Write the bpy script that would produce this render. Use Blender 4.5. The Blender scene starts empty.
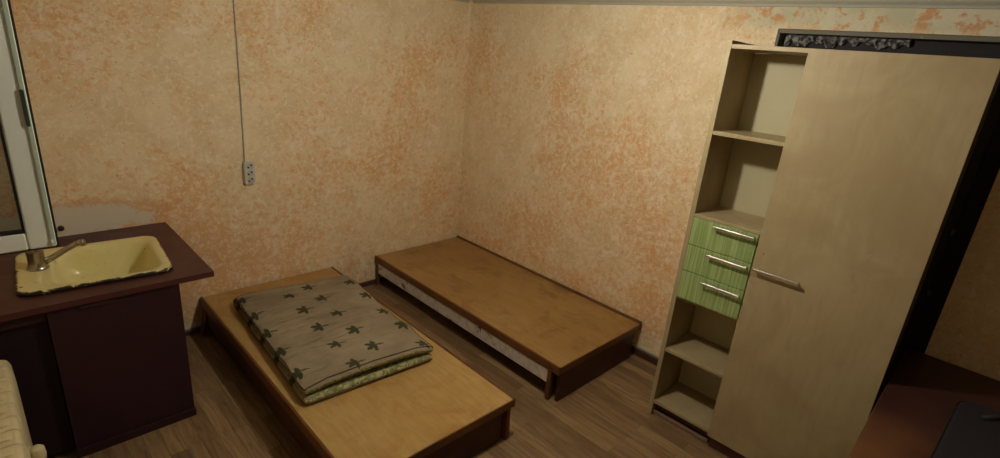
import bpy, bmesh, math, random
from mathutils import Vector, Matrix, noise
random.seed(7)
PI = math.pi
SC = bpy.context.scene
COL = SC.collection

# ------------------------------------------------------------------ helpers
def link(name, me, mats, parent=None, smooth=False, bevel=0, seg=2):
    o = bpy.data.objects.new(name, me)
    COL.objects.link(o)
    if not isinstance(mats, (list, tuple)):
        mats = [mats]
    for m in mats:
        me.materials.append(m)
    if parent:
        o.parent = parent
    if bevel:
        b = o.modifiers.new('bevel', 'BEVEL')
        b.width = bevel
        b.segments = seg
        b.limit_method = 'ANGLE'
        b.angle_limit = math.radians(40)
        for p in me.polygons:
            p.use_smooth = True
        try:
            w = o.modifiers.new('wn', 'WEIGHTED_NORMAL')
            w.keep_sharp = False
        except Exception:
            pass
    if smooth:
        for p in me.polygons:
            p.use_smooth = True
    return o

def obj(name, bm, mats, parent=None, smooth=False, bevel=0, seg=2):
    bmesh.ops.recalc_face_normals(bm, faces=bm.faces)
    me = bpy.data.meshes.new(name)
    bm.to_mesh(me)
    bm.free()
    return link(name, me, mats, parent, smooth, bevel, seg)

def box(bm, x0, x1, y0, y1, z0, z1, M=None):
    vs = [bm.verts.new((x, y, z)) for z in (z0, z1) for y in (y0, y1) for x in (x0, x1)]
    for f in ((0, 2, 3, 1), (4, 5, 7, 6), (0, 1, 5, 4), (2, 6, 7, 3), (0, 4, 6, 2), (1, 3, 7, 5)):
        bm.faces.new([vs[i] for i in f])
    if M is not None:
        for v in vs:
            v.co = M @ v.co
    return vs

def B(name, dims, mat, parent=None, bevel=.002, seg=2):
    bm = bmesh.new()
    ds = dims if isinstance(dims[0], (list, tuple)) else [dims]
    for d in ds:
        box(bm, *d)
    return obj(name, bm, mat, parent, bevel=bevel, seg=seg)

def prism(bm, pts, axis, a0, a1):
    """pts: 2-D outline in the two other axes, extruded along axis."""
    def mk(p, a):
        if axis == 'x': return (a, p[0], p[1])
        if axis == 'y': return (p[0], a, p[1])
        return (p[0], p[1], a)
    A = [bm.verts.new(mk(p, a0)) for p in pts]
    Bv = [bm.verts.new(mk(p, a1)) for p in pts]
    n = len(pts)
    bm.faces.new(A)
    bm.faces.new(Bv[::-1])
    for i in range(n):
        bm.faces.new((A[i], A[(i + 1) % n], Bv[(i + 1) % n], Bv[i]))

def tube(bm, pts, r, n=12, cap=True):
    pts = [Vector(p) for p in pts]
    rs = r if isinstance(r, (list, tuple)) else [r] * len(pts)
    rings = []
    prev = None
    for i, p in enumerate(pts):
        t = (pts[min(i + 1, len(pts) - 1)] - pts[max(i - 1, 0)]).normalized()
        if prev is None:
            a = Vector((0, 0, 1)) if abs(t.z) < .9 else Vector((1, 0, 0))
            u = t.cross(a).normalized()
        else:
            u = (prev - t * prev.dot(t)).normalized()
        prev = u
        w = t.cross(u)
        rings.append([bm.verts.new(p + (u * math.cos(2 * PI * k / n) + w * math.sin(2 * PI * k / n)) * rs[i]) for k in range(n)])
    for a, b in zip(rings, rings[1:]):
        for k in range(n):
            bm.faces.new((a[k], a[(k + 1) % n], b[(k + 1) % n], b[k]))
    if cap:
        bm.faces.new(rings[0][::-1])
        bm.faces.new(rings[-1])

def lathe(bm, prof, c=(0, 0, 0), n=24):
    rings = []
    for r, z in prof:
        rings.append([bm.verts.new((c[0] + r * math.cos(2 * PI * k / n), c[1] + r * math.sin(2 * PI * k / n), c[2] + z)) for k in range(n)])
    for a, b in zip(rings, rings[1:]):
        for k in range(n):
            bm.faces.new((a[k], a[(k + 1) % n], b[(k + 1) % n], b[k]))
    bm.faces.new(rings[0][::-1])
    bm.faces.new(rings[-1])

def rrect(x0, x1, y0, y1, r, n=6, z=0):
    """rounded rectangle outline, 4*(n+1) points"""
    out = []
    for cx, cy, a0 in ((x1 - r, y1 - r, 0), (x0 + r, y1 - r, 90), (x0 + r, y0 + r, 180), (x1 - r, y0 + r, 270)):
        for k in range(n + 1):
            a = math.radians(a0 + 90 * k / n)
            out.append((cx + r * math.cos(a), cy + r * math.sin(a), z))
    return out

def loft(bm, loops, cap0=True, cap1=True):
    L = [[bm.verts.new(p) for p in lp] for lp in loops]
    n = len(L[0])
    for a, b in zip(L, L[1:]):
        for k in range(n):
            bm.faces.new((a[k], a[(k + 1) % n], b[(k + 1) % n], b[k]))
    if cap0: bm.faces.new(L[0][::-1])
    if cap1: bm.faces.new(L[-1])
    return L

def thing(name, label, cat, loc=(0, 0, 0), rotz=0, group=None):
    o = bpy.data.objects.new(name, None)
    COL.objects.link(o)
    o.location = loc
    o.rotation_euler = (0, 0, rotz)
    o.empty_display_size = .1
    o['label'] = label
    o['category'] = cat
    if group: o['group'] = group
    return o

def tag(o, label, cat, group=None):
    o['label'] = label
    o['category'] = cat
    if group: o['group'] = group
    return o

def struct(o, label=None, cat=None):
    o['kind'] = 'structure'
    if label: o['label'] = label
    if cat: o['category'] = cat
    return o

# ------------------------------------------------------------------ materials
def srgb(r, g, b):
    def c(v):
        v /= 255
        return v / 12.92 if v <= .04045 else ((v + .055) / 1.055) ** 2.4
    return (c(r), c(g), c(b), 1)

class G:
    """tiny node graph builder"""
    def __init__(s, name):
        s.m = bpy.data.materials.new(name)
        s.m.use_nodes = True
        s.t = s.m.node_tree
        s.n = s.t.nodes
        s.n.clear()
        s.out = s.n.new('ShaderNodeOutputMaterial')
        s.b = s.n.new('ShaderNodeBsdfPrincipled')
        s.t.links.new(s.b.outputs[0], s.out.inputs[0])
        s.tc = s.n.new('ShaderNodeTexCoord')
    def L(s, a, b): s.t.links.new(a, b)
    def put(s, sock, v):
        if hasattr(v, 'is_linked') or isinstance(v, bpy.types.NodeSocket): s.L(v, sock)
        else: sock.default_value = v
    def co(s, kind='Object', scale=(1, 1, 1), loc=(0, 0, 0), rot=(0, 0, 0)):
        mp = s.n.new('ShaderNodeMapping')
        mp.inputs['Scale'].default_value = scale
        mp.inputs['Location'].default_value = loc
        mp.inputs['Rotation'].default_value = rot
        s.L(s.tc.outputs[kind], mp.inputs[0])
        return mp.outputs[0]
    def noise(s, vec, scale, detail=4, rough=.55, dist=0):
        n = s.n.new('ShaderNodeTexNoise')
        s.L(vec, n.inputs['Vector'])
        n.inputs['Scale'].default_value = scale
        n.inputs['Detail'].default_value = detail
        n.inputs['Roughness'].default_value = rough
        n.inputs['Distortion'].default_value = dist
        return n.outputs['Fac']
    def ramp(s, fac, stops, interp='LINEAR'):
        r = s.n.new('ShaderNodeValToRGB')
        r.color_ramp.interpolation = interp
        e = r.color_ramp.elements
        while len(e) < len(stops): e.new(.5)
        for el, (p, c) in zip(e, stops):
            el.position = p
            el.color = c if isinstance(c, (tuple, list)) else (c, c, c, 1)
        s.L(fac, r.inputs[0])
        return r.outputs[0]
    def step(s, fac, a, b):
        r = s.n.new('ShaderNodeMapRange')
        r.interpolation_type = 'SMOOTHSTEP'
        s.put(r.inputs['Value'], fac)
        r.inputs['From Min'].default_value = a
        r.inputs['From Max'].default_value = b
        return r.outputs[0]
    def mix(s, fac, a, b, mode='MIX'):
        m = s.n.new('ShaderNodeMix')
        m.data_type = 'RGBA'
        m.blend_type = mode
        s.put(m.inputs[0], fac)
        s.put(m.inputs[6], a)
        s.put(m.inputs[7], b)
        return m.outputs[2]
    def math(s, op, a, b=0.0, c=0.0):
        m = s.n.new('ShaderNodeMath')
        m.operation = op
        s.put(m.inputs[0], a)
        s.put(m.inputs[1], b)
        if op in ('MULTIPLY_ADD', 'SMOOTH_MIN', 'WRAP'): s.put(m.inputs[2], c)
        return m.outputs[0]
    def xyz(s, vec):
        n = s.n.new('ShaderNodeSeparateXYZ')
        s.L(vec, n.inputs[0])
        return n.outputs
    def bump(s, h, strength=.3, dist=.01):
        b = s.n.new('ShaderNodeBump')
        b.inputs['Strength'].default_value = strength
        b.inputs['Distance'].default_value = dist
        s.L(h, b.inputs['Height'])
        s.L(b.outputs[0], s.b.inputs['Normal'])
    def fin(s, col, rough=.6, metal=0, spec=None):
        s.put(s.b.inputs['Base Color'], col)
        s.put(s.b.inputs['Roughness'], rough)
        s.b.inputs['Metallic'].default_value = metal
        if spec is not None: s.b.inputs['Specular IOR Level'].default_value = spec
        return s.m

def plain(name, c, rough=.6, metal=0, var=.12, scale=30, spec=None):
    g = G(name)
    v = g.co()
    n = g.noise(v, scale, 5)
    d = tuple(x * (1 - var) for x in c[:3]) + (1,)
    l = tuple(min(1, x * (1 + var)) for x in c[:3]) + (1,)
    return g.fin(g.mix(n, d, l), rough, metal, spec)

def wall_mat(name, side):
    g = G(name)
    v = g.co()
    big = g.noise(v, 1.3, 3, .5)
    mid = g.noise(v, 4.5, 6, .65, .3)
    blot = g.noise(v, 10, 10, .78, .35)
    dab = g.noise(v, 27, 8, .78, .5)
    pale = g.noise(v, 8.0, 10, .78, .5)
    base = g.mix(g.step(mid, .35, .65), srgb(224, 202, 158), srgb(235, 217, 178))
    dens = g.math('MULTIPLY_ADD', g.step(big, .35, .68), .12, -.06)
    xz = g.xyz(v)
    low = g.step(xz[2], 1.5, .2)
    dens = g.math('MULTIPLY_ADD', low, .045, dens)
    m1 = g.step(g.math('ADD', blot, dens), .49, .62)
    col = g.mix(g.math('MULTIPLY', m1, .55), base, srgb(230, 182, 122))
    m2 = g.step(g.math('ADD', dab, g.math('MULTIPLY', dens, 1.1)), .53, .58)
    col = g.mix(g.math('MULTIPLY', m2, .55), col, srgb(220, 158, 98))
    m3 = g.step(pale, .52, .66)
    col = g.mix(g.math('MULTIPLY', m3, .7), col, srgb(243, 233, 212))
    pale2 = g.noise(v, 38, 8, .75, .8)
    col = g.mix(g.math('MULTIPLY', g.step(pale2, .52, .59), .6), col, srgb(244, 232, 206))
    speck = g.step(g.noise(v, 60, 3, .5, .4), .66, .71)
    col = g.mix(g.math('MULTIPLY', speck, .5), col, srgb(186, 126, 80))
    if side == 'right':
        # unpainted greenish plaster band above the doorway with rubbed orange left on it
        edge = g.math('ADD', xz[2], g.math('MULTIPLY_ADD', mid, .16, -.08))
        band = g.math('MULTIPLY', g.step(edge, 1.99, 2.06), g.step(g.math('ADD', xz[1], g.math('MULTIPLY', mid, .3)), -1.75, -2.05))
        pl = g.mix(g.step(mid, .4, .6), srgb(196, 192, 160), srgb(212, 205, 176))
        pl = g.mix(g.math('MULTIPLY', g.step(g.noise(v, 12, 10, .76, .3), .51, .58), .8), pl, srgb(204, 142, 86))
        col = g.mix(band, col, pl)
    if side == 'back':
        # bare patch of filler behind the sink with an orange fringe
        dx = g.math('MULTIPLY', g.math('ADD', xz[0], 2.56), 1 / .30)
        dz = g.math('MULTIPLY', g.math('ADD', xz[2], -.80), 1 / .075)
        r = g.math('SQRT', g.math('ADD', g.math('MULTIPLY', dx, dx), g.math('MULTIPLY', dz, dz)))
        r = g.math('ADD', r, g.math('MULTIPLY_ADD', g.noise(v, 11, 8, .75, .5), 3.2, -1.6))
        col = g.mix(g.math('MULTIPLY', g.step(r, 1.8, 1.1), .5), col, srgb(204, 138, 78))
        col = g.mix(g.step(r, 1.2, .9), col, srgb(214, 205, 184))
    g.bump(g.math('ADD', g.math('MULTIPLY', dab, .5), blot), .35, .006)
    return g.fin(col, .8, spec=.25)

def wood_board(name, c1, c2, c3, stain, rough=.4, grain_axis='y', seed=0, str_=1.0):
    """worn plywood / fibreboard top"""
    g = G(name)
    sc = {'y': (9, 1.2, 9), 'x': (1.2, 9, 9), 'z': (9, 9, 1.2)}[grain_axis]
    v = g.co(loc=(seed, seed * .7, 0))
    vg = g.co(scale=sc, loc=(seed, 0, 0))
    gr = g.noise(vg, 6, 8, .65, .4)
    big = g.noise(v, 2.2, 4, .6, .4)
    st = g.noise(v, 4.5, 7, .66, .5)
    col = g.mix(g.step(big, .32, .7), c1, c2)
    col = g.mix(g.math('MULTIPLY', g.step(gr, .35, .7), .45 * str_), col, c3)
    col = g.mix(g.math('MULTIPLY', g.step(st, .50, .68), .55 * str_), col, stain)
    sp = g.step(g.noise(v, 60, 3, .5), .72, .78)
    col = g.mix(g.math('MULTIPLY', sp, .4), col, stain)
    g.bump(gr, .08, .002)
    return g.fin(col, rough, spec=.4)

def floor_mat():
    g = G('laminate floor')
    v = g.co()
    # planks along Y (0.095 wide, 0.9 long)
    br = g.n.new('ShaderNodeTexBrick')
    mp = g.co(rot=(0, 0, PI / 2))
    g.L(mp, br.inputs['Vector'])
    br.inputs['Scale'].default_value = 1
    br.inputs['Brick Width'].default_value = .62
    br.inputs['Row Height'].default_value = .065
    br.inputs['Mortar Size'].default_value = .0012
    br.inputs['Mortar Smooth'].default_value = .3
    br.inputs['Bias'].default_value = 0
    br.inputs['Color1'].default_value = (0, 0, 0, 1)
    br.inputs['Color2'].default_value = (1, 1, 1, 1)
    br.inputs['Mortar'].default_value = (.5, .5, .5, 1)
    br.offset = .37
    tone = g.ramp(br.outputs['Color'], [(0, srgb(122, 96, 66)), (.35, srgb(146, 118, 82)), (.7, srgb(164, 136, 96)), (1, srgb(130, 104, 74))])
    vg = g.co(scale=(16, 1.3, 1))
    gr = g.noise(vg, 3.4, 9, .68, .7)
    col = g.mix(g.math('MULTIPLY', g.step(gr, .38, .68), .6), tone, srgb(84, 60, 42))
    col = g.mix(g.math('MULTIPLY', g.step(g.noise(v, 2.2, 5), .5, .75), .35), col, srgb(160, 134, 98))
    col = g.mix(g.math('MULTIPLY', br.outputs['Fac'], .7), col, srgb(52, 38, 28))
    g.bump(gr, .06, .002)
    return g.fin(col, g.math('MULTIPLY_ADD', gr, .25, .34), spec=.35)

def beech():
    g = G('pale beech laminate')
    v = g.co()
    vg = g.co(scale=(7, 7, 1.0))
    gr = g.noise(vg, 5, 8, .6, .6)
    b = g.noise(v, 3.0, 4, .6, 1.2)
    col = g.mix(g.step(b, .3, .7), srgb(172, 157, 119), srgb(159, 141, 104))
    col = g.mix(g.math('MULTIPLY', g.step(gr, .42, .75), .35), col, srgb(148, 128, 92))
    smudge = g.step(g.noise(v, 9, 3, .5, .8), .67, .76)
    col = g.mix(g.math('MULTIPLY', smudge, .28), col, srgb(140, 116, 84))
    return g.fin(col, .48, spec=.35)

def green_stripe():
    g = G('green striped laminate')
    v = g.co(scale=(0.001, 1, .02))
    a = g.noise(v, 60, 3, .7)
    b = g.noise(v, 160, 2, .6)
    col = g.mix(g.step(a, .40, .60), srgb(134, 156, 92), srgb(164, 182, 120))
    col = g.mix(g.math('MULTIPLY', g.step(b, .52, .62), .55), col, srgb(108, 132, 74))
    return g.fin(col, .42)

def enamel():
    g = G('yellowed enamel')
    v = g.co()
    b = g.noise(v, 6, 4)
    col = g.mix(g.step(b, .3, .7), srgb(226, 214, 146), srgb(232, 222, 162))
    # chips along the raised outer edge: a vertex attribute marks the edge
    at = g.n.new('ShaderNodeAttribute')
    at.attribute_name = 'edge'
    n = g.noise(v, 42, 6, .7, .5)
    n2 = g.noise(v, 90, 4, .6)
    chip = g.step(g.math('ADD', g.math('MULTIPLY', at.outputs['Fac'], .28), n), .66, .70)
    dirt = g.step(g.math('ADD', g.math('MULTIPLY', at.outputs['Fac'], .2), n2), .62, .72)
    col = g.mix(g.math('MULTIPLY', dirt, .5), col, srgb(150, 136, 96))
    col = g.mix(chip, col, srgb(34, 28, 24))
    sp = g.step(g.noise(v, 34, 1, .4), .775, .79)
    col = g.mix(sp, col, srgb(30, 24, 20))
    # worn stain in the bowl
    return g.fin(col, .3, spec=.5)

def painted_white():
    g = G('scuffed white paint on the rail')
    v = g.co()
    n = g.noise(v, 9, 6, .65, .6)
    n2 = g.noise(v, 26, 5, .7)
    col = g.mix(g.step(n2, .4, .65), srgb(222, 214, 200), srgb(196, 186, 170))
    col = g.mix(g.step(n, .60, .66), col, srgb(88, 60, 38))
    return g.fin(col, .6)

def leaf_fabric():
    g = G('khaki ticking with green leaves')
    uv = g.co('UV')
    ob = g.co()
    wv = g.noise(uv, 260, 3, .6)
    cloud = g.noise(ob, 5, 5, .6, .5)
    col = g.mix(g.step(cloud, .3, .7), srgb(150, 136, 112), srgb(172, 157, 130))
    col = g.mix(g.math('MULTIPLY', wv, .35), col, srgb(116, 100, 76))
    u, w, _ = g.xyz(uv)
    jit = g.math('MULTIPLY_ADD', g.noise(uv, 55, 3, .6), .016, -.008)
    masks = None
    PXc, PYc = .38, .21
    for ox, oy, flip in ((.31, 1.52, 1), (.07, 1.645, 1)):
        # centre the tile on the motif
        dx = g.math('ADD', g.math('WRAP', g.math('ADD', w, -ox), PXc / 2, -PXc / 2), jit)
        dy = g.math('ADD', g.math('WRAP', g.math('ADD', u, -oy), PYc / 2, -PYc / 2), jit)
        for ang, L, wd in ((205, .027, .0125), (155, .028, .012), (100, .024, .010), (260, .022, .010), (5, .024, .0055)):
            a = math.radians(ang if flip > 0 else 180 - ang)
            c, s_ = math.cos(a), math.sin(a)
            ex = g.math('ADD', dx, -c * L * .95)
            ey = g.math('ADD', dy, -s_ * L * .95)
            p = g.math('ADD', g.math('MULTIPLY', ex, c / L), g.math('MULTIPLY', ey, s_ / L))
            q = g.math('ADD', g.math('MULTIPLY', ex, -s_ / wd), g.math('MULTIPLY', ey, c / wd))
            d = g.math('ADD', g.math('MULTIPLY', p, p), g.math('MULTIPLY', q, q))
            masks = d if masks is None else g.math('MINIMUM', masks, d)
    lf = g.step(masks, 1.25, .7)
    col = g.mix(g.math('MULTIPLY', lf, .92), col, srgb(56, 62, 38))
    g.bump(g.math('ADD', g.math('MULTIPLY', wv, .15), g.math('MULTIPLY', g.noise(g.co('UV', scale=(14, 3, 1)), 1.6, 4, .6, .8), 3.0)), .8, .016)
    return g.fin(col, .9, spec=.15)

def floral_fabric():
    g = G('pale green floral cotton')
    ob = g.co()
    a = g.noise(ob, 40, 4, .6, 1.2)
    b = g.noise(ob, 75, 3, .5, .8)
    col = g.mix(g.step(a, .45, .53), srgb(178, 172, 132), srgb(128, 132, 84))
    col = g.mix(g.step(b, .56, .62), col, srgb(98, 100, 68))
    return g.fin(col, .9, spec=.15)

def maroon(name, c1, c2, rough=.38, seed=0):
    g = G(name)
    v = g.co(loc=(seed, 0, 0))
    n = g.noise(v, 7, 6, .6, .3)
    n2 = g.noise(v, 70, 3)
    col = g.mix(g.step(n, .3, .7), c1, c2)
    scuff = g.step(g.noise(v, 16, 2, .4, .4), .79, .80)
    col = g.mix(scuff, col, srgb(150, 130, 110))
    g.bump(n2, .05, .002)
    return g.fin(col, g.math('MULTIPLY_ADD', n, .3, rough - .1), spec=.4)

def tabletop_mat():
    g = G('patchy red brown table varnish')
    v = g.co()
    n = g.noise(v, 5, 6, .6, .5)
    col = g.mix(g.step(n, .3, .7), srgb(60, 34, 34), srgb(72, 42, 38))
    # tone turns orange brown towards the front left corner
    x, y, z = g.xyz(v)
    d = g.math('MULTIPLY_ADD', g.noise(v, 4, 5, .6), .7, g.math('MULTIPLY', x, -1.0))
    w = g.step(d, .90, 1.30)
    w = g.math('MULTIPLY', w, g.step(g.math('MULTIPLY_ADD', n, .25, y), -3.32, -3.02))
    col = g.mix(w, col, srgb(118, 80, 50))
    mk = g.step(g.noise(v, 11, 3, .5, .6), .68, .74)
    col = g.mix(g.math('MULTIPLY', mk, .5), col, srgb(46, 24, 18))
    return g.fin(col, .35, spec=.4)

def foam_mat():
    g = G('dirty mounting foam')
    v = g.co()
    n = g.noise(v, 45, 6, .7)
    col = g.mix(g.step(n, .4, .6), srgb(44, 42, 44), srgb(150, 148, 140))
    g.bump(n, .8, .01)
    return g.fin(col, .8)

def glass():
    m = bpy.data.materials.new('window glass')
    m.use_nodes = True
    t = m.node_tree
    t.nodes.clear()
    o = t.nodes.new('ShaderNodeOutputMaterial')
    mx = t.nodes.new('ShaderNodeMixShader')
    tr = t.nodes.new('ShaderNodeBsdfTransparent')
    tr.inputs[0].default_value = (.62, .64, .62, 1)
    gl = t.nodes.new('ShaderNodeBsdfGlossy')
    gl.inputs['Roughness'].default_value = .02
    mx.inputs[0].default_value = .07
    t.links.new(tr.outputs[0], mx.inputs[1])
    t.links.new(gl.outputs[0], mx.inputs[2])
    t.links.new(mx.outputs[0], o.inputs[0])
    return m

M_WALLB = wall_mat('rubbed peach paint back', 'back')
M_WALLR = wall_mat('rubbed peach paint right', 'right')
M_WALL = wall_mat('rubbed peach paint', '')
M_FLOOR = floor_mat()
M_CEIL = plain('whitewashed ceiling', srgb(172, 168, 156), .85, var=.06, scale=8)
M_CORN = plain('pale grey green cornice', srgb(176, 176, 158), .7, var=.08)
M_BASE = plain('brown skirting', srgb(72, 46, 32), .5, var=.2)
M_DUCT = plain('whitish skirting lip', srgb(176, 168, 150), .6, var=.15)
M_PLY = wood_board('worn ochre plywood', srgb(176, 140, 80), srgb(192, 160, 100), srgb(158, 120, 66), srgb(160, 106, 50), .42, 'y', 1.3)
M_PLY2 = wood_board('brown ochre plywood', srgb(158, 122, 68), srgb(174, 140, 86), srgb(138, 102, 54), srgb(112, 76, 38), .42, 'y', 5.1)
M_LATH = wood_board('brown edge lath', srgb(124, 82, 42), srgb(110, 70, 36), srgb(84, 52, 28), srgb(60, 38, 22), .45, 'y', 2)
M_DARKW = wood_board('dark brown bed end', srgb(78, 42, 28), srgb(64, 34, 24), srgb(50, 26, 18), srgb(40, 22, 16), .45, 'x', 3)
M_LEGW = wood_board('brown bed leg', srgb(124, 78, 48), srgb(108, 66, 40), srgb(84, 50, 30), srgb(60, 36, 22), .5, 'z', 4)
M_RAILW = painted_white()
M_BEECH = beech()
M_BACKP = plain('pale wardrobe back board', srgb(178, 170, 134), .6, var=.05, scale=6)
M_GREEN = green_stripe()
M_STEEL = plain('brushed steel', srgb(214, 212, 206), .28, 1.0, var=.05, scale=60)
M_CHROME = plain('dulled chrome', srgb(176, 170, 158), .25, 1.0, var=.12, scale=40)
M_PLINTH = plain('reddish dark plinth', srgb(70, 38, 30), .5, var=.15)
M_ENAMEL = enamel()
M_TOP = maroon('maroon counter paint', srgb(82, 45, 42), srgb(72, 37, 36), .36)
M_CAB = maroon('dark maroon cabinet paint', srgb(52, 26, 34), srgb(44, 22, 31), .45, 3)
M_CABD = maroon('cabinet recess with painted shade', srgb(34, 18, 26), srgb(30, 16, 24), .5, 4)  # maroon darkened to paint in the shade of the recess
M_PVC = plain('white window plastic', srgb(226, 230, 216), .35, var=.04, scale=6)
M_GASK = plain('black rubber gasket', srgb(22, 20, 24), .5, var=.1)
M_GLASS = glass()
M_RAD = plain('cream radiator enamel', srgb(216, 204, 160), .4, var=.07, scale=12)
M_SOCK = plain('grey white socket plastic', srgb(200, 198, 188), .4, var=.04)
M_SOCKR = plain('greyer outlet plastic', srgb(182, 180, 172), .5, var=.04)
M_HOLE = plain('dark socket hole', srgb(34, 30, 30), .6)
M_CORD = plain('grey cable sheath', srgb(168, 164, 150), .5, var=.06)
M_FAB = leaf_fabric()
M_FLOR = floral_fabric()
M_PIPING = plain('dark brown piping', srgb(66, 54, 42), .9)
M_TABLE = tabletop_mat()
M_BAG = plain('dark grey nylon', srgb(28, 23, 28), .9, var=.15, scale=200)
M_BAG2 = plain('black webbing', srgb(22, 20, 24), .7)
M_DOOR = plain('near black brown door', srgb(30, 22, 24), .5, var=.25, scale=14)
M_FRAME = plain('dark door frame', srgb(30, 24, 28), .75, var=.2, scale=14)
M_LINT = plain('grey lintel board', srgb(112, 108, 92), .7, var=.12, scale=10)
M_FOAM = foam_mat()
M_BULBH = plain('black lamp holder', srgb(26, 24, 24), .5)

# ------------------------------------------------------------------ room
RX, RY, RH = -3.08, -4.3, 2.165
struct(B('floor', (RX - .05, .05, RY - .05, .05, -.06, 0), M_FLOOR, bevel=0))
struct(B('ceiling', (RX - .05, .05, RY - .05, .05, RH, RH + .08), M_CEIL, bevel=0))
struct(B('wall_back', (RX - .3, .2, 0, .2, 0, RH), M_WALLB, bevel=0))
struct(B('wall_front', (RX - .3, .2, RY - .2, RY, 0, RH), plain('brown wallpaper', srgb(150, 128, 100), .8), bevel=0))
DY0, DY1, DZ = -3.195, -2.245, 2.022
struct(B('wall_right', [(0, .2, DY1, 0, 0, RH), (0, .2, RY, DY0, 0, RH), (0, .2, DY0, DY1, DZ, RH)], M_WALLR, bevel=0))
WY0, WY1, WZ0, WZ1 = -2.42, -1.28, 1.09, 2.02
struct(B('wall_left', [(RX - .3, RX, WY1, 0, 0, RH), (RX - .3, RX, RY, WY0, 0, RH), (RX - .3, RX, WY0, WY1, 0, WZ0), (RX - .3, RX, WY0, WY1, WZ1, RH)], M_WALL, bevel=0))
# cornices: small stepped profile
bm = bmesh.new()
prism(bm, [(-.002, 2.118), (-.012, 2.118), (-.016, 2.128), (-.030, 2.140), (-.034, 2.150), (-.034, 2.164), (-.002, 2.164)], 'y', RY, -.036)
struct(obj('trim_1', bm, M_CORN))
bm = bmesh.new()
prism(bm, [(-.002, 2.118), (-.012, 2.118), (-.016, 2.128), (-.030, 2.140), (-.034, 2.150), (-.034, 2.164), (-.002, 2.164)], 'x', RX + .002, -.036)
struct(obj('trim_2', bm, M_CORN))
# skirting
bm = bmesh.new()
prism(bm, [(-.001, .001), (-.013, .001), (-.013, .030), (-.008, .036), (-.001, .036)], 'x', -3.0, -.02)
struct(obj('baseboard_back', bm, M_BASE))
bm = bmesh.new()
prism(bm, [(-.001, .001), (-.016, .001), (-.016, .045), (-.010, .052), (-.001, .052)], 'y', DY1 + .01, -.02)
bb = struct(obj('baseboard_right', bm, M_BASE))
B('lip', (-.012, -.001, DY1 + .01, -.02, .053, .066), M_DUCT, bb, bevel=.002)['label'] = 'whitish strip along the top edge'

# doorway behind the wardrobe
d = bpy.data.objects.new('door_1', None); COL.objects.link(d); struct(d, 'dark closed door in the doorway hidden behind the wardrobe', 'door')
d.location = (0, -2.7, 0)
def D(name, dims, mat, bevel=.002):
    ds = dims if isinstance(dims[0], (list, tuple)) else [dims]
    return B(name, [(a, b, c + 2.7, e + 2.7, f, h) for a, b, c, e, f, h in ds], mat, d, bevel)
D('lintel_lining', (.002, .085, DY0 + .002, DY1 - .002, DZ - .020, DZ - .001), M_LINT)
D('jamb_lining', [(.002, .085, DY1 - .012, DY1 - .001, .001, DZ - .013)], M_LINT)
D('door_frame', [(.06, .13, DY0 + .001, DY0 + .058, 0.001, DZ - .014), (.086, .15, DY1 - .07, DY1 - .014, 0.001, DZ - .014), (.086, .15, DY0 + .059, DY1 - .071, 1.925, DZ - .014)], M_FRAME)
D('door_leaf', [(.11, .15, DY0 + .06, DY1 - .072, .005, 1.922), (.102, .11, DY0 + .16, DY1 - .17, .2, .95), (.102, .11, DY0 + .16, DY1 - .17, 1.05, 1.8)], M_DOOR)
for z in (1.22, .93):
    D('hinge', (.095, .1015, DY0 + .059, DY0 + .071, z, z + .03), M_LINT, .002)
# torn mounting foam along the head of the frame
bm = bmesh.new()
nf = 46
up, lo = [], []
for i in range(nf + 1):
    y = -2.262 - i * .011 + 2.7
    h = .042 + .05 * noise.noise(Vector((i * .45, 1.3, 0))) + .012 * random.random()
    h *= (1 - .55 * i / nf)
    th = .018 + .014 * noise.noise(Vector((i * .7, 7, 0)))
    sec = [(.083, y, 2.001), (.083 - th, y + .002, 2.0), (.083 - th * 1.3, y, 1.998 - h * .5), (.080 - th * .5, y, 1.997 - h), (.084, y, 1.996 - h * .9)]
    up.append([bm.verts.new(p) for p in sec])
for a, b in zip(up, up[1:]):
    for k in range(5):
        bm.faces.new((a[k], a[(k + 1) % 5], b[(k + 1) % 5], b[k]))
bm.faces.new(up[0]); bm.faces.new(up[-1][::-1])
obj('mounting_foam', bm, M_FOAM, d)['label'] = 'torn grey foam along the frame head'

# window in the left wall with its inner casement swung open
w = bpy.data.objects.new('window_1', None); COL.objects.link(w); struct(w, 'white plastic window with one casement swung open into the room', 'window')
w.location = (RX - .06, -1.28, WZ0)
def W(name, dims, mat, parent=None, bevel=.003):
    ds = dims if isinstance(dims[0], (list, tuple)) else [dims]
    return B(name, [(a - w.location.x, b - w.location.x, c - w.location.y, e - w.location.y, f - w.location.z, h - w.location.z) for a, b, c, e, f, h in ds], mat, parent or w, bevel)
fx0, fx1 = RX - .14, RX - .08
ym = -1.28 - .57
W('window_frame', [(fx0, fx1, WY1 - .05, WY1 - .002, WZ0 + .002, WZ1 - .002), (fx0, fx1, WY0 + .002, WY0 + .05, WZ0 + .002, WZ1 - .002),
                   (fx0, fx1, WY0 + .051, WY1 - .051, WZ0 + .002, WZ0 + .05), (fx0, fx1, WY0 + .051, WY1 - .051, WZ1 - .05, WZ1 - .002),
                   (fx0, fx1, ym - .03, ym + .03, WZ0 + .051, WZ1 - .051)], M_PVC)
fs = W('fixed_sash', [(fx0 + .01, fx1 + .012, ym - .085, ym - .031, WZ0 + .052, WZ1 - .052), (fx0 + .01, fx1 + .012, WY0 + .052, WY0 + .105, WZ0 + .052, WZ1 - .052),
                 (fx0 + .01, fx1 + .012, WY0 + .106, ym - .086, WZ0 + .052, WZ0 + .105), (fx0 + .01, fx1 + .012, WY0 + .106, ym - .086, WZ1 - .105, WZ1 - .052)], M_PVC)
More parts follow.
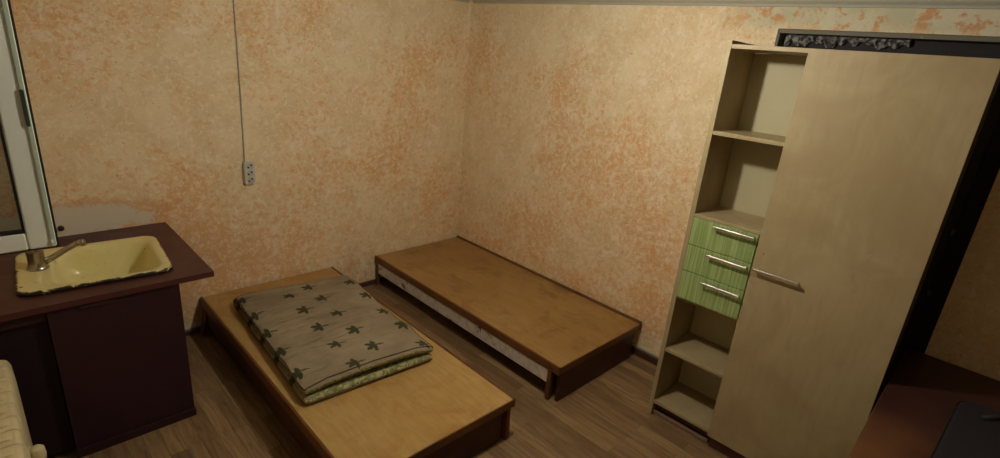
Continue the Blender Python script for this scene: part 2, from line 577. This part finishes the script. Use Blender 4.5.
W('pane', (fx0 + .03, fx0 + .036, WY0 + .1, ym - .08, WZ0 + .1, WZ1 - .1), M_GLASS, fs, bevel=0)
W('window_sill', (RX - .079, RX + .012, WY0 + .003, WY1 - .003, WZ0 + .001, WZ0 + .02), M_PVC)
# the open casement: plane y = -1.30, hinged on the far jamb
sx0, sx1, sz0, sz1, sy = RX - .075, -2.722, 1.142, 1.985, -1.3
T = .064
yy0, yy1 = sy, sy + .055
sash = W('open_casement', [(sx1 - T, sx1, yy0, yy1, sz0, sz1), (sx0, sx0 + T, yy0, yy1, sz0, sz1), (sx0 + T, sx1 - T, yy0, yy1, sz0, sz0 + .052), (sx0 + T, sx1 - T, yy0, yy1, sz1 - .056, sz1)], M_PVC, bevel=.006)
# raised overlap lip around the back of the profile with its black seal
W('seal', [(sx1 + .0005, sx1 + .006, yy0 + .012, yy1 - .004, sz0 - .006, sz1), (sx0, sx1, yy0 + .012, yy1 - .004, sz0 - .006, sz0 - .0005)], M_GASK, sash, 0)['label'] = 'black rubber seal round the casement edge'
W('bead', [(sx1 - .012, sx1 - .002, yy0 - .004, yy0 - .0005, sz0 + .01, sz1 - .01)], plain('greenish plastic lip', srgb(176, 192, 170), .35, var=.05), sash, .001)
W('glazing_gasket', [(sx1 - T - .006, sx1 - T - .0005, yy0 + .004, yy0 + .03, sz0 + .0525, sz1 - .057), (sx0 + T, sx1 - T - .006, yy0 + .004, yy0 + .03, sz0 + .0525, sz0 + .058)], M_GASK, sash, 0)
W('pane', (sx0 + T - .005, sx1 - T + .005, yy0 + .02, yy0 + .024, sz0 + .05, sz1 - .05), M_GLASS, sash, 0)
bm = bmesh.new()
lp = [(p[0] - w.location.x, -.006 + yy0 - w.location.y, p[1] - w.location.z) for p in [(q[0], q[1]) for q in rrect(sx1 - .014, sx1 - .005, 1.50, 1.60, .0044)]]
lp2 = [(a, yy0 - w.location.y, c) for a, b, c in lp]
loft(bm, [lp2, lp])
obj('striker_plate', bm, plain('grey green striker', srgb(70, 82, 72), .4, .6), sash)
W('corner_clip', (sx1 - .013, sx1 - .006, yy0 - .006, yy0 - .0005, sz0 + .012, sz0 + .024), M_PVC, sash, .001)

# ------------------------------------------------------------------ beds
def outline_leg(flare=0):
    return [(0, .213), (.052, .213), (.052, .02), (.046, .004), (.036, 0), (.012 - flare, 0), (.003 - flare, .006), (0 - flare * .9, .02), (0, .16)]

def make_bed(name, label, loc, rot, Wd, L, ply, second):
    t = thing(name, label, 'bed', loc, rot, None)
    H = .235
    # top board with soft corners
    bm = bmesh.new()
    o = rrect(-Wd + .016, -.016, -L + .006, -.006, .006, 3)
    loft(bm, [[(p[0], p[1], H - .018) for p in o], [(p[0], p[1], H - .002) for p in o], [(p[0] * .999 - .0004, p[1] * .999 - .0008, H) for p in o]])
    obj('top_board', bm, ply, t)['label'] = 'worn ochre plywood lying board'
    # rounded edge laths along both long sides
    for sx, x0, x1 in ((-1, -Wd, -Wd + .0155), (1, -.0155, 0)):
        bm = bmesh.new()
        top = H + (.004 if not (second and sx > 0) else .016)
        prism(bm, [(x0, .188), (x1, .188), (x1, top - .004), (x1 - .004 if sx < 0 else x1 - .003, top), (x0 + .005, top), (x0, top - .006)], 'y', -L + .001, -.002)
        obj('edge_lath', bm, M_LATH, t, bevel=.003)
    bm = bmesh.new()
    box(bm, -Wd + .016, -.016, -L, -L + .0055, .192, H - .001)
    box(bm, -Wd + .03, -.03, -L + .008, -L + .026, .1915, .2165)
    obj('end_lath', bm, M_LATH, t, bevel=.0015)
    # side rails
    rail_l = (-Wd + .004, -Wd + .022, -L + .078, -.05, .105, .1875) if second else (-Wd + .012, -Wd + .030, -L + .07, -.05, .06, .1875)
    bm = bmesh.new(); box(bm, *rail_l)
    r = obj('side_rail', bm, M_RAILW if second else M_DARKW, t, bevel=.002)
    if second: r['label'] = 'scuffed white painted front rail'
    bm = bmesh.new(); box(bm, -.040, -.022, -L + .07, -.05, .100, .186)
    obj('side_rail', bm, M_DARKW, t, bevel=.002)
    # end boards
    bm = bmesh.new(); box(bm, -Wd + (.03 if second else .062), -.062, -L + (.008 if second else .022), -L + (.026 if second else .04), .004, .190)
    obj('end_board', bm, M_DARKW, t, bevel=.002)
    bm = bmesh.new(); box(bm, -Wd + .062, -.062, -.06, -.042, .03, .190)
    obj('end_board', bm, M_DARKW, t, bevel=.002)
    # corner legs: shaped boards
    for sx in (-1, 1):
        for far in (0, 1):
            bm = bmesh.new()
            lw = 1
            x0 = -Wd + .016 if sx < 0 else -.038
            if second: x0 = -Wd + .003 if sx < 0 else -.060
            if second and sx < 0: lw = .5
            fl = .008
            pts = [(p[0] * lw, p[1]) for p in outline_leg(fl)]
            if far:
                pp = [(-.018 - p[0], p[1] * .985) for p in pts]
            else:
                pp = [(-L + .012 + (.04 if second else 0) + p[0], p[1] * .985) for p in pts]
            prism(bm, [(a, min(b, .187)) for a, b in pp if True], 'x', x0, x0 + .022)
            if far and sx < 0 and not second:
                for v_ in bm.verts:      # this leg has splayed outwards
                    v_.co.x -= .042 * (1 - v_.co.z / .19)
            obj('leg', bm, M_LEGW, t, bevel=.002)
    for x, y in ((-Wd + .05, -.3), (-.06, -.5), (-Wd * .5, -L + .05), (-Wd + .06, -L + .07)):
        pass
    return t

make_bed('bed', 'low plywood bed with the folded mattress lying on it, nearer the sink', (-1.184, -.022, 0), math.radians(-.72), .860, 1.862, M_PLY, False)
make_bed('bed', 'empty low plywood bed with white front rail, pushed into the room corner', (-.004, -.012, 0), math.radians(-.42), .825, 1.848, M_PLY2, True)

# ------------------------------------------------------------------ folded mattress
def make_mattress():
    t = thing('folded_mattress', 'thin khaki mattress with green leaf print, folded in half on the bed', 'mattress', (-1.668, -1.376, .2395), math.radians(-4.0))
    Wd, L, T_ = .675, 1.09, .042
    NP, NR = 110, 72
    R = .0265
    # centre line: from the near end along the bottom, round the far fold and back on top
    def path(s):
        s1 = L - R
        arc = PI * R
        if s < s1: return Vector((0, s, 0)), Vector((0, 0, 1)), 0
        if s < s1 + arc:
            a = (s - s1) / R
            return Vector((0, s1 + R * math.sin(a), R - R * math.cos(a))), Vector((0, -math.sin(a), math.cos(a))), a / PI
        return Vector((0, s1 - (s - s1 - arc), 2 * R)), Vector((0, 0, -1)), 1
    tot = 2 * (L - R) + PI * R - .012
    bm = bmesh.new()
    uvl = bm.loops.layers.uv.new('UVMap')
    rings = []
    for i in range(NP + 1):
        f = i / NP
        # denser near both ends
        f = f + .0
        s = tot * (.5 - .5 * math.cos(PI * f)) * .5 + tot * f * .5
        p, n, k = path(s)
        e = min(s, tot - s)
        endk = min(1, e / .014)
        tk = T_ / 2 * math.sqrt(max(.0, 1 - (1 - endk) ** 2)) * (1.0 if endk >= 1 else 1)
        tk = max(tk, .002)
        wk = Wd / 2 - .010 * (1 - endk)
        ring = []
        for j in range(NR):
            a = 2 * PI * j / NR
            ca, sa = math.cos(a), math.sin(a)
            xx = math.copysign(abs(ca) ** .16, ca) * wk
            nn = math.copysign(abs(sa) ** .55, sa) * tk
            q = p + n * nn
            q.x = xx
            y, top = q.y, k
            # sag and puffiness
            wob = noise.noise(Vector((xx * 4.0, y * 3.2, 3.1 * k)))
            wob2 = noise.noise(Vector((xx * 11, y * 9 + xx * 5, 9 + k)))
            if k > .5:
                nearf = max(0, 1 - y / .35)
                q.z += .016 * wob + .010 * wob2
                q.z += nearf * (.012 * math.sin((xx / Wd + .5) * PI * .9) + .004)
                q.z -= .012 * max(0, 1 - (L - y) / .25)
                q.z -= .010 * max(0, (abs(xx) / (Wd / 2) - .84) / .16)
                # wrinkles running across
                q.z += .0055 * math.sin(y * 38 + xx * 9 + 3 * wob) * (1 - abs(xx) / Wd * 1.6)
                q.y += -.012 * (xx / Wd) + .010 * wob - .006 * nearf
                q.x += .006 * noise.noise(Vector((y * 6, 2, 0)))
            else:
                q.z += .0015 * wob * k
                q.y += .006 * wob
                q.x += -.004 + .005 * noise.noise(Vector((y * 5, 8, 0)))
                q.z = max(q.z, -T_ / 2)
            q.x += .085 * (y / L) * 0
            q.z += T_ / 2 + .001
            ring.append((bm.verts.new(q), s, xx))
        rings.append(ring)
    for i in range(NP):
        for j in range(NR):
            a, b = rings[i], rings[i + 1]
            j2 = (j + 1) % NR
            vs = [a[j], a[j2], b[j2], b[j]]
            f = bm.faces.new([v[0] for v in vs])
            am = 2 * PI * (j + .5) / NR
            inner = math.sin(am) > .8
            smid = (a[j][1] + b[j][1]) / 2
            end = min(smid, tot - smid) < .013
            f.material_index = 1 if (inner or (end and math.sin(am) > -.75)) else 0
            for lp, v in zip(f.loops, vs):
                lp[uvl].uv = (v[1] * 1.0, v[2])
    bm.faces.new([v[0] for v in rings[0]][::-1]).material_index = 1
    bm.faces.new([v[0] for v in rings[-1]]).material_index = 1
    body = obj('ticking', bm, [M_FAB, M_FLOR], t, smooth=True)
    # piping along the rims of the two halves
    me = body.data
    def rim(jj, name):
        pts = []
        for i in range(1, NP, 1):
            pts.append(me.vertices[i * NR + jj].co.copy())
        b2 = bmesh.new()
        tube(b2, pts, .0028, 6)
        obj(name, b2, M_PIPING, t, smooth=True)
    rim(NR // 2 + 3, 'piping')
    rim(NR - 3, 'piping')
    for idx in (1, NP - 1):
        b2 = bmesh.new()
        pts = [me.vertices[idx * NR + jj].co.copy() for jj in range(NR // 2 + 3, NR - 2)]
        tube(b2, pts, .0028, 6)
        obj('piping', b2, M_PIPING, t, smooth=True)
    return t
make_mattress()

# ------------------------------------------------------------------ wardrobe
wd = thing('wardrobe', 'tall beech wardrobe with open shelves and one wide door, blocking the doorway', 'wardrobe', (-.478, -2.217, .002), math.radians(.6))
wd.rotation_euler = (math.radians(-.24), math.radians(.7), math.radians(.6))
def WB(name, dims, mat=None, parent=None, bevel=.0012, label=None):
    # local frame: x 0 = front face, +x to the wall, y 0 = left side going to -y
    o = B(name, dims, mat or M_BEECH, parent or wd, bevel)
    if label: o['label'] = label
    return o
Dp = .285
YD = -.327            # divider / door left edge
YR = -.901            # right outer side
HT = 1.934
WB('side_panel', (0, Dp, -.0205, .003, 0, HT))
WB('side_panel', (0.015, Dp, YR, YR + .018, 0, HT - .016), plain('outer side with painted shade', srgb(30, 20, 20), .6), label='outer side, its shade painted in near black')  # shade on the outer side painted in as near-black brown
WB('top_panel', [(0.002, Dp, YD + .0005, -.0205, HT - .034, HT - .016), (.0145, Dp, YR + .0185, YD, HT - .034, HT - .016)])
WB('divider_panel', (.016, Dp - .006, YD - .016, YD, .07, HT - .035))
WB('back_panel', (Dp - .005, Dp, YR + .019, -.021, .03, HT - .035), M_BACKP, label='pale back board')
for z, nm in ((1.546, 'shelf'), (.416, 'shelf'), (.094, 'bottom_panel')):
    WB(nm, (.003, Dp - .006, YD + .0005, -.0205, z - .018, z))
WB('bottom_panel', (.015, Dp - .006, YR + .019, YD - .017, .066, .084))
WB('drawer_box_top', (.002, Dp - .006, YD + .0005, -.0205, 1.136, 1.152))
WB('plinth', [(.036, .050, YD + .0005, -.0205, .03, .074), (.016, .03, YR + .02, YD - .012, .001, .06)], M_PLINTH, label='reddish dark plinth')
WB('toe_lath', (.022, .034, YD + .0, -.0205, .002, .022), plain('brownish toe lath', srgb(136, 108, 88), .6))
def handle(y0, y1, z, x, parent):
    a, b_ = min(y0, y1), max(y0, y1)
    return WB('handle', [(x - .030, x - .022, a, b_, z - .006, z + .006), (x - .0225, x - .0005, a + .006, a + .014, z - .004, z + .004), (x - .0225, x - .0005, b_ - .014, b_ - .006, z - .004, z + .004)], M_STEEL, parent, .0022, 'brushed steel bar handle')
for k, (z0, z1, hz) in enumerate(((1.001, 1.1345, 1.132), (.866, .998, .99), (.718, .863, .85))):
    dr = WB('drawer', (-.004, .014, YD + .003, -.0225, z0, z1), M_GREEN, label='green striped drawer front')
    bm = bmesh.new()
    box(bm, .0145, Dp - .03, YD + .012, YD + .024, z0 + .01, z1 - .025)
    box(bm, .0145, Dp - .03, -.046, -.034, z0 + .01, z1 - .025)
    box(bm, .0145, Dp - .03, YD + .0245, -.0465, z0 + .01, z0 + .014)
    obj('tray', bm, M_BACKP, dr)
    handle(-.130, YD + .010, hz - .012, -.004, dr)
WB('drawer_box_base', (.012, Dp - .006, YD + .0005, -.0205, 0.699, .7155))
door = WB('door', (-.003, .0135, YR + .0, YD - .001, .064, HT - .0165), label='wide plain beech door')
handle(YD - .016, YD - .205, .985, -.003, door)
bm = bmesh.new()
lathe(bm, [(.0028, 0), (.0028, .0012)], n=10)
bmesh.ops.rotate(bm, verts=bm.verts, cent=(0, 0, 0), matrix=Matrix.Rotation(-PI / 2, 3, 'Y'))
bmesh.ops.translate(bm, verts=bm.verts, vec=(-.0032, YD - .035, 1.06))
obj('screw_hole', bm, M_HOLE, door)

# ------------------------------------------------------------------ counter, cabinet, sink, faucet
CH = .738
cx0, cx1, cy0, cy1 = RX + .004, -2.170, -.806, -.003
HOLE = (-2.790, -2.320, -.690, -.235)
def plate_hole(bm, X0, X1, Y0, Y1, hole, r, z0, z1):
    n = 6
    inner = rrect(*hole, r, n)
    hx0, hx1, hy0, hy1 = hole
    outer = []
    for i, p in enumerate(inner):
        q = i // (n + 1)
        k = i % (n + 1)
        cxn = [(X1, Y1), (X0, Y1), (X0, Y0), (X1, Y0)][q]
        if k == n // 2: outer.append(cxn)
        else:
            first = k < n // 2
            if q in (0, 2):
                outer.append((cxn[0], p[1]) if first else (p[0], cxn[1]))
            else:
                outer.append((p[0], cxn[1]) if first else (cxn[0], p[1]))
    N = len(inner)
    vi0 = [bm.verts.new((p[0], p[1], z0)) for p in inner]
    vi1 = [bm.verts.new((p[0], p[1], z1)) for p in inner]
    vo0 = [bm.verts.new((p[0], p[1], z0)) for p in outer]
    vo1 = [bm.verts.new((p[0], p[1], z1)) for p in outer]
    for i in range(N):
        j = (i + 1) % N
        bm.faces.new((vo1[i], vo1[j], vi1[j], vi1[i]))
        bm.faces.new((vo0[j], vo0[i], vi0[i], vi0[j]))
        bm.faces.new((vo0[i], vo0[j], vo1[j], vo1[i]))
        bm.faces.new((vi0[j], vi0[i], vi1[i], vi1[j]))
bm = bmesh.new()
plate_hole(bm, cx0, cx1, cy0, cy1, HOLE, .05, CH - .026, CH)
ct = obj('countertop', bm, M_TOP)
tag(ct, 'maroon painted countertop holding the yellow sink', 'countertop')

cab = thing('sink_cabinet', 'dark maroon painted sink cabinet under the countertop', 'cabinet', (-2.31, -.79, 0))
def CB(name, dims, mat, label=None, bevel=.002):
    ds = dims if isinstance(dims[0], (list, tuple)) else [dims]
    o = B(name, [(a + 2.31, b + 2.31, c + .79, e + .79, f, h) for a, b, c, e, f, h in ds], mat, cab, bevel)
    if label: o['label'] = label
    return o
ctz = CH - .027
CB('side_panel', (-2.330, -2.310, -.775, -.03, 0, ctz), M_CAB)
CB('side_panel', (RX + .005, RX + .023, -.775, -.03, 0, ctz), M_CAB)
CB('front_panel', (-2.765, -2.310, -.790, -.776, .045, ctz), M_CAB)
CB('plinth', (-2.765, -2.306, -.796, -.776, .0, .043), M_CAB)
CB('shaded_recess', (RX + .024, -2.766, -.750, -.735, .03, ctz - .05), M_CABD, 'recess beside the front panel, shade painted in')  # dark panel stands in for the shaded gap
CB('crossbar', (RX + .024, -2.766, -.775, -.75, ctz - .05, ctz), M_CAB)
CB('finger_pull', (-2.665, -2.545, -.799, -.7905, ctz - .022, ctz - .008), M_CAB)

# sink
def make_sink():
    t = thing('sink', 'old yellowed enamel sink with black chips set in the countertop', 'sink', (-2.555, -.4575, CH), math.radians(-3.5))
    ox, oy = .268, .250
    rows = []   # (x0,x1,y0,y1,r,z,edge)
    rows += [(-ox + .004, ox - .004, -oy + .004, oy - .004, .055, .0006, 1.0)]
    rows += [(-ox, ox, -oy, oy, .058, .004, 1.0)]
    rows += [(-ox, ox, -oy, oy, .058, .012, 1.0)]
    rows += [(-ox + .004, ox - .004, -oy + .004, oy - .004, .056, .0165, .8)]
    rows += [(-ox + .012, ox - .012, -oy + .012, oy - .012, .052, .018, .25)]
    rows += [(-ox + .022, ox - .02, -oy + .022, oy - .02, .05, .0165, 0)]
    bx0, bx1, by0, by1 = -.150, .228, -.205, .212
    rows += [(bx0 - .012, bx1 + .010, by0 - .010, by1 + .010, .07, .014, 0)]
    rows += [(bx0, bx1, by0, by1, .072, .008, 0)]
    rows += [(bx0 + .008, bx1 - .008, by0 + .006, by1 - .006, .072, -.006, 0)]
    rows += [(bx0 + .016, bx1 - .022, by0 + .012, by1 - .012, .075, -.05, 0)]
    rows += [(bx0 + .026, bx1 - .045, by0 + .02, by1 - .02, .08, -.10, 0)]
    rows += [(bx0 + .045, bx1 - .075, by0 + .04, by1 - .04, .075, -.128, 0)]
    rows += [(bx0 + .08, bx1 - .12, by0 + .09, by1 - .09, .06, -.137, 0)]
    rows += [(.01, .07, -.03, .03, .028, -.140, 0)]
    bm = bmesh.new()
    lay = bm.verts.layers.float.new('edge')
    loops = []
    for r_ in rows:
        loops.append([(p[0], p[1], r_[5]) for p in rrect(*r_[:4], r_[4], 10)])
    L = loft(bm, loops, cap0=False, cap1=True)
    for ring, r_ in zip(L, rows):
        for v in ring:
            v[lay] = r_[6] * (1.0 if v.co.y < .1 else .5)
    me = bpy.data.meshes.new('basin')
    bm.normal_update()
    bm.to_mesh(me); bm.free()
    o = link('basin', me, M_ENAMEL, t, smooth=True)
    s = o.modifiers.new('thick', 'SOLIDIFY'); s.thickness = .0025; s.offset = -1
    bm = bmesh.new()
    lathe(bm, [(.001, .002), (.012, .001), (.024, .0035), (.028, .002), (.028, 0)], (.04, 0, -.139), 24)
    obj('drain', bm, M_CHROME, t, smooth=True)['label'] = 'metal drain grate'
make_sink()

def make_faucet():
    t = thing('faucet', 'dull chrome single lever faucet on the left end of the sink', 'faucet', (-2.748, -.43, CH + .0150))
    bm = bmesh.new()
    lathe(bm, [(.038, 0), (.039, .003), (.036, .008), (.033, .014), (.030, .03), (.029, .05), (.030, .075), (.031, .10), (.027, .112), (.008, .118)], n=28)
    obj('body', bm, M_CHROME, t, smooth=True)
    bm = bmesh.new()
    P_ = [Vector((.012, 0, .020)), Vector((.05, -.004, .038)), Vector((.10, -.009, .068)), Vector((.138, -.013, .088)), Vector((.158, -.015, .094))]
    tube(bm, P_, [.015, .0135, .012, .012, .013], 14)
    obj('spout', bm, M_CHROME, t, smooth=True)
    bm = bmesh.new()
    lathe(bm, [(.012, -.014), (.0155, -.012), (.0155, .008), (.011, .013)], (.158, -.015, .092), 18)
    obj('aerator', bm, M_CHROME, t, smooth=True)
    bm = bmesh.new()
    tube(bm, [(0, 0, .116), (-.02, .01, .135), (-.075, .03, .158)], [.013, .010, .007], 12)
    obj('lever', bm, M_CHROME, t, smooth=True)
make_faucet()

# plugged hole / bolt in the wall behind the sink
bm = bmesh.new()
lathe(bm, [(.013, 0), (.013, .010), (.010, .013)], n=16)
bmesh.ops.rotate(bm, verts=bm.verts, cent=(0, 0, 0), matrix=Matrix.Rotation(PI / 2, 3, 'X'))
pf = obj('pipe_fitting', bm, plain('dark brown metal', srgb(52, 38, 30), .6), smooth=True)
pf.location = (-2.619, -.001, .782)
tag(pf, 'small dark pipe stub in the wall just above the countertop', 'pipe fitting')
B('plug', [(-.004, .004, -.017, -.0135, -.004, .004)], M_HOLE, pf, bevel=.001)

# ------------------------------------------------------------------ socket and cable
st = thing('power_socket', 'white triple power socket on the wall at the cable end', 'power socket', (-1.7075, -.001, .978))
bm = bmesh.new()
a, b, c = .0305, .0675, .032
fr = [(p[0], 0, p[1]) for p in rrect(-a, a, -b, b, .010, 5)]
loft(bm, [fr, [(x * 1.0, -c + .006, z * 1.0) for x, y, z in fr], [(x * .95, -c, z * .975) for x, y, z in fr]])
obj('housing', bm, M_SOCK, st, bevel=.0015)
for k in (-1, 0, 1):
    bm = bmesh.new()
    z = k * .042
    ring = [(math.cos(2 * PI * i / 24), math.sin(2 * PI * i / 24)) for i in range(24)]
    loft(bm, [[(u * .0195, -c - .0002, z + v * .0195) for u, v in ring], [(u * .0195, -c - .003, z + v * .0195) for u, v in ring], [(u * .0165, -c - .003, z + v * .0165) for u, v in ring], [(u * .0165, -c - .0006, z + v * .0165) for u, v in ring]])
    oo = obj('outlet', bm, M_SOCKR, st)
    bm = bmesh.new()
    for s_ in (-1, 1):
        tube(bm, [(s_ * .0085, -c - .0004, z + s_ * .006), (s_ * .0085, -c - .0018, z + s_ * .006)], .0056, 12)
    obj('contact_hole', bm, M_HOLE, oo)
bm = bmesh.new()
pts = []
for i in range(60):
    z = .978 + .066 + i * (2.115 - 1.044) / 59
    k = (z - 1.0)
    pts.append((-1.7235 + .004 * k + .0015 * math.sin(z * 5) + .0004 * math.sin(z * 23), -.0062, z))
tube(bm, pts, .0036, 8)
cb = obj('cable', bm, M_CORD, smooth=True)
tag(cb, 'thin grey cable running down the wall to the triple socket', 'cable')
for z in (1.14, 1.40, 1.66, 1.88):
    x = min(pts, key=lambda p: abs(p[2] - z))[0]
    B('clip', (x - .006, x + .006, -.0108, -.001, z - .002, z + .002), M_CORD, cb, bevel=.0008)

# ------------------------------------------------------------------ radiator under the window
rd = thing('radiator', 'cream sectional radiator standing beside the dark sink cabinet', 'radiator', (-2.935, -.874, .1))
def section():
    bm = bmesh.new()
    yw = .074
    hh = .50
    # front plate with rounded top, side profile in x-z; local origin at far end, going -y
    prof = [(-.043, .0), (.035, .0), (.043, .012), (.0455, .10), (.0455, .40), (.043, .47), (.036, .492), (.022, .500), (-.02, .497), (-.036, .488), (-.043, .46)]
    prism(bm, prof, 'y', -yw, -.002)
    return bm
for i in range(9):
    o = obj('section', section(), M_RAD, rd, bevel=.007, seg=3)
    o.location = (0, -.078 * i, .0)
    bm = bmesh.new()
    prism(bm, [(-.03, .4965), (.02, .4995), (.006, .5045), (-.02, .5035)], 'y', -.078 * i - .056, -.078 * i - .02)
    obj('fin', bm, M_RAD, o if False else rd, bevel=.002)
for zz in (.04, .46):
    bm = bmesh.new()
    tube(bm, [(-.03, -.70, zz), (-.03, -.004, zz)], .014, 12)
    obj('manifold', bm, M_RAD, rd, smooth=True)
for yy in (-.1, -.6):
    B('bracket', (-.144, -.046, yy - .01, yy + .01, .40, .415), M_RAD, rd)
bm = bmesh.new()
lathe(bm, [(.010, -.012), (.019, -.009), (.021, .01), (.019, .035), (.012, .042)], (.062, -.43, .34), 20)
tube(bm, [(.044, -.43, .335), (.062, -.43, .335)], .008, 10)
obj('valve', bm, M_RAD, rd, smooth=True)
for yy in (-.06, -.62):
    bm = bmesh.new()
    tube(bm, [(-.01, yy, -.0995), (-.01, yy, .002)], .010, 12)
    lathe(bm, [(.022, -.0995), (.022, -.092), (.010, -.088)], (-.01, yy, 0), 14)
    obj('foot', bm, M_RAD, rd, smooth=True)

# ------------------------------------------------------------------ table and bag
TZ = .700
tb = thing('table', 'dark red brown table beside the wardrobe carrying a dark bag', 'table', (-.03, -3.135, 0))
bm = bmesh.new()
box(bm, -1.35, -.003, -3.84, -3.132, TZ - .026, TZ)
bmesh.ops.translate(bm, verts=bm.verts, vec=(.03, 3.135, 0))
o = obj('tabletop', bm, M_TABLE, tb, bevel=.003)
# keep the texture in world terms
o.data.transform(Matrix.Translation((-.03, -3.135, 0)))
o.location = (.03, 3.135, 0)
bm = bmesh.new()
for d_ in ((-1.25, -.06, -3.185, -3.167), (-1.25, -.06, -3.80, -3.782), (-1.285, -1.267, -3.77, -3.195), (-.06, -.042, -3.77, -3.195)):
    box(bm, d_[0] + .03, d_[1] + .03, d_[2] + 3.135, d_[3] + 3.135, TZ - .11, TZ - .027)
obj('apron', bm, M_CAB, tb, bevel=.002)
for x in (-1.275, -.06):
    for y in (-3.185, -3.78):
        bm = bmesh.new()
        X, Y = x + .03, y + 3.135
        loft(bm, [[(X - .016, Y - .016, 0), (X + .016, Y - .016, 0), (X + .016, Y + .016, 0), (X - .016, Y + .016, 0)],
                  [(X - .022, Y - .022, .25), (X + .022, Y - .022, .25), (X + .022, Y + .022, .25), (X - .022, Y + .022, .25)],
                  [(X - .023, Y - .023, TZ - .0275), (X + .023, Y - .023, TZ - .0275), (X + .023, Y + .023, TZ - .0275), (X - .023, Y + .023, TZ - .0275)]])
        obj('leg', bm, M_CAB, tb, bevel=.002)

bg = thing('bag', 'dark grey soft bag lying flat on the red brown table', 'bag', (-.78, -3.525, TZ), math.radians(-3))
def pillow(name, w_, l_, h_, mat, parent, z0=0, r=.07, seed=0):
    bm = bmesh.new()
    loops = []
    prof = [(.0, .010), (.12, .002), (.35, 0), (.65, 0), (.85, .006), (.95, .016), (1.0, .032)]
    n = 12
    for hz, ins in prof:
        pts = rrect(-w_ / 2 + ins, w_ / 2 - ins, -l_ / 2 + ins, l_ / 2 - ins, max(.01, r - ins), n)
        loops.append([(p[0] + .006 * noise.noise(Vector((p[0] * 7, p[1] * 7, seed))), p[1] + .006 * noise.noise(Vector((p[0] * 7, p[1] * 7, seed + 4))), z0 + h_ * hz) for p in pts])
    for k, sc_ in enumerate((.82, .6, .35, .12)):
        loops.append([(p[0] * sc_ / 1, p[1] * sc_, z0 + h_ + (.006 + .004 * k) * 1 + .007 * noise.noise(Vector((p[0] * sc_ * 9, p[1] * sc_ * 9, seed + 2)))) for p in rrect(-w_ / 2 + .032, w_ / 2 - .032, -l_ / 2 + .032, l_ / 2 - .032, r - .032, n)])
    loft(bm, loops)
    return obj(name, bm, mat, parent, smooth=True)
bd = pillow('body', .80, .40, .040, M_BAG, bg, .001)
pillow('pocket', .52, .22, .010, M_BAG, bg, .0505, .05, 5).location = (-.03, -.06, 0)
bm = bmesh.new()
zz = .056
pts = [(.25, .13, .05), (.31, .08, .064), (.33, .0, .072), (.31, -.08, .064), (.25, -.13, .05)]
tube(bm, pts, .009, 10)
obj('carry_handle', bm, M_BAG2, bg, smooth=True)
bm = bmesh.new()
tube(bm, [(p[0], p[1], .0285) for p in rrect(-.4025, .4025, -.2025, .2025, .07, 10)] + [(.4025, .1325, .0285)], .0022, 6)
obj('zip', bm, M_BAG2, bg, smooth=True)

# ------------------------------------------------------------------ lamp
LX, LY, LZ = -1.44, -1.98, 2.06
lm = thing('ceiling_bulb', 'bare bulb in a black holder under the ceiling', 'lamp', (LX, LY, LZ))
em = bpy.data.materials.new('glowing bulb'); em.use_nodes = True
nt = em.node_tree; nt.nodes.clear()
eo = nt.nodes.new('ShaderNodeOutputMaterial'); ee = nt.nodes.new('ShaderNodeEmission')
ee.inputs[0].default_value = (1, .92, .80, 1); ee.inputs[1].default_value = 720
nt.links.new(ee.outputs[0], eo.inputs[0])
bm = bmesh.new()
lathe(bm, [(.004, -.036), (.018, -.031), (.028, -.017), (.030, 0), (.026, .018), (.016, .036), (.013, .046)], n=24)
obj('bulb', bm, em, lm, smooth=True)
bm = bmesh.new()
lathe(bm, [(.017, .046), (.018, .06), (.018, .09), (.012, .10)], n=20)
tube(bm, [(0, 0, .09), (0, 0, RH - LZ - .011)], .003, 8)
lathe(bm, [(.035, RH - LZ - .022), (.04, RH - LZ - .001)], n=20)
obj('holder', bm, M_BULBH, lm, smooth=True)

# ------------------------------------------------------------------ world, camera
wld = bpy.data.worlds.new('night'); SC.world = wld
wld.use_nodes = True
wld.node_tree.nodes['Background'].inputs[0].default_value = (.01, .014, .03, 1)
wld.node_tree.nodes['Background'].inputs[1].default_value = 1

F, YAW, PIT, ROL = 521.879, math.radians(46.135), math.radians(-19.028), math.radians(5.234)
f = Vector((math.sin(YAW) * math.cos(PIT), math.cos(YAW) * math.cos(PIT), math.sin(PIT)))
r0 = Vector((math.cos(YAW), -math.sin(YAW), 0)); u0 = r0.cross(f)
r1 = math.cos(ROL) * r0 + math.sin(ROL) * u0
u1 = -math.sin(ROL) * r0 + math.cos(ROL) * u0
cam = bpy.data.cameras.new('camera')
co = bpy.data.objects.new('camera', cam); COL.objects.link(co)
m = Matrix((r1, u1, -f)).transposed().to_4x4()
m.translation = Vector((-2.836, -3.238, 1.816))
co.matrix_world = m
cam.sensor_width = 36
cam.lens = F / 1000 * 36
cam.clip_start = .02
SC.camera = co
SC.view_settings.view_transform = 'Standard'
SC.view_settings.look = 'None'
SC.view_settings.gamma = 1
SC.view_settings.use_curve_mapping = False
SC.view_settings.exposure = .35
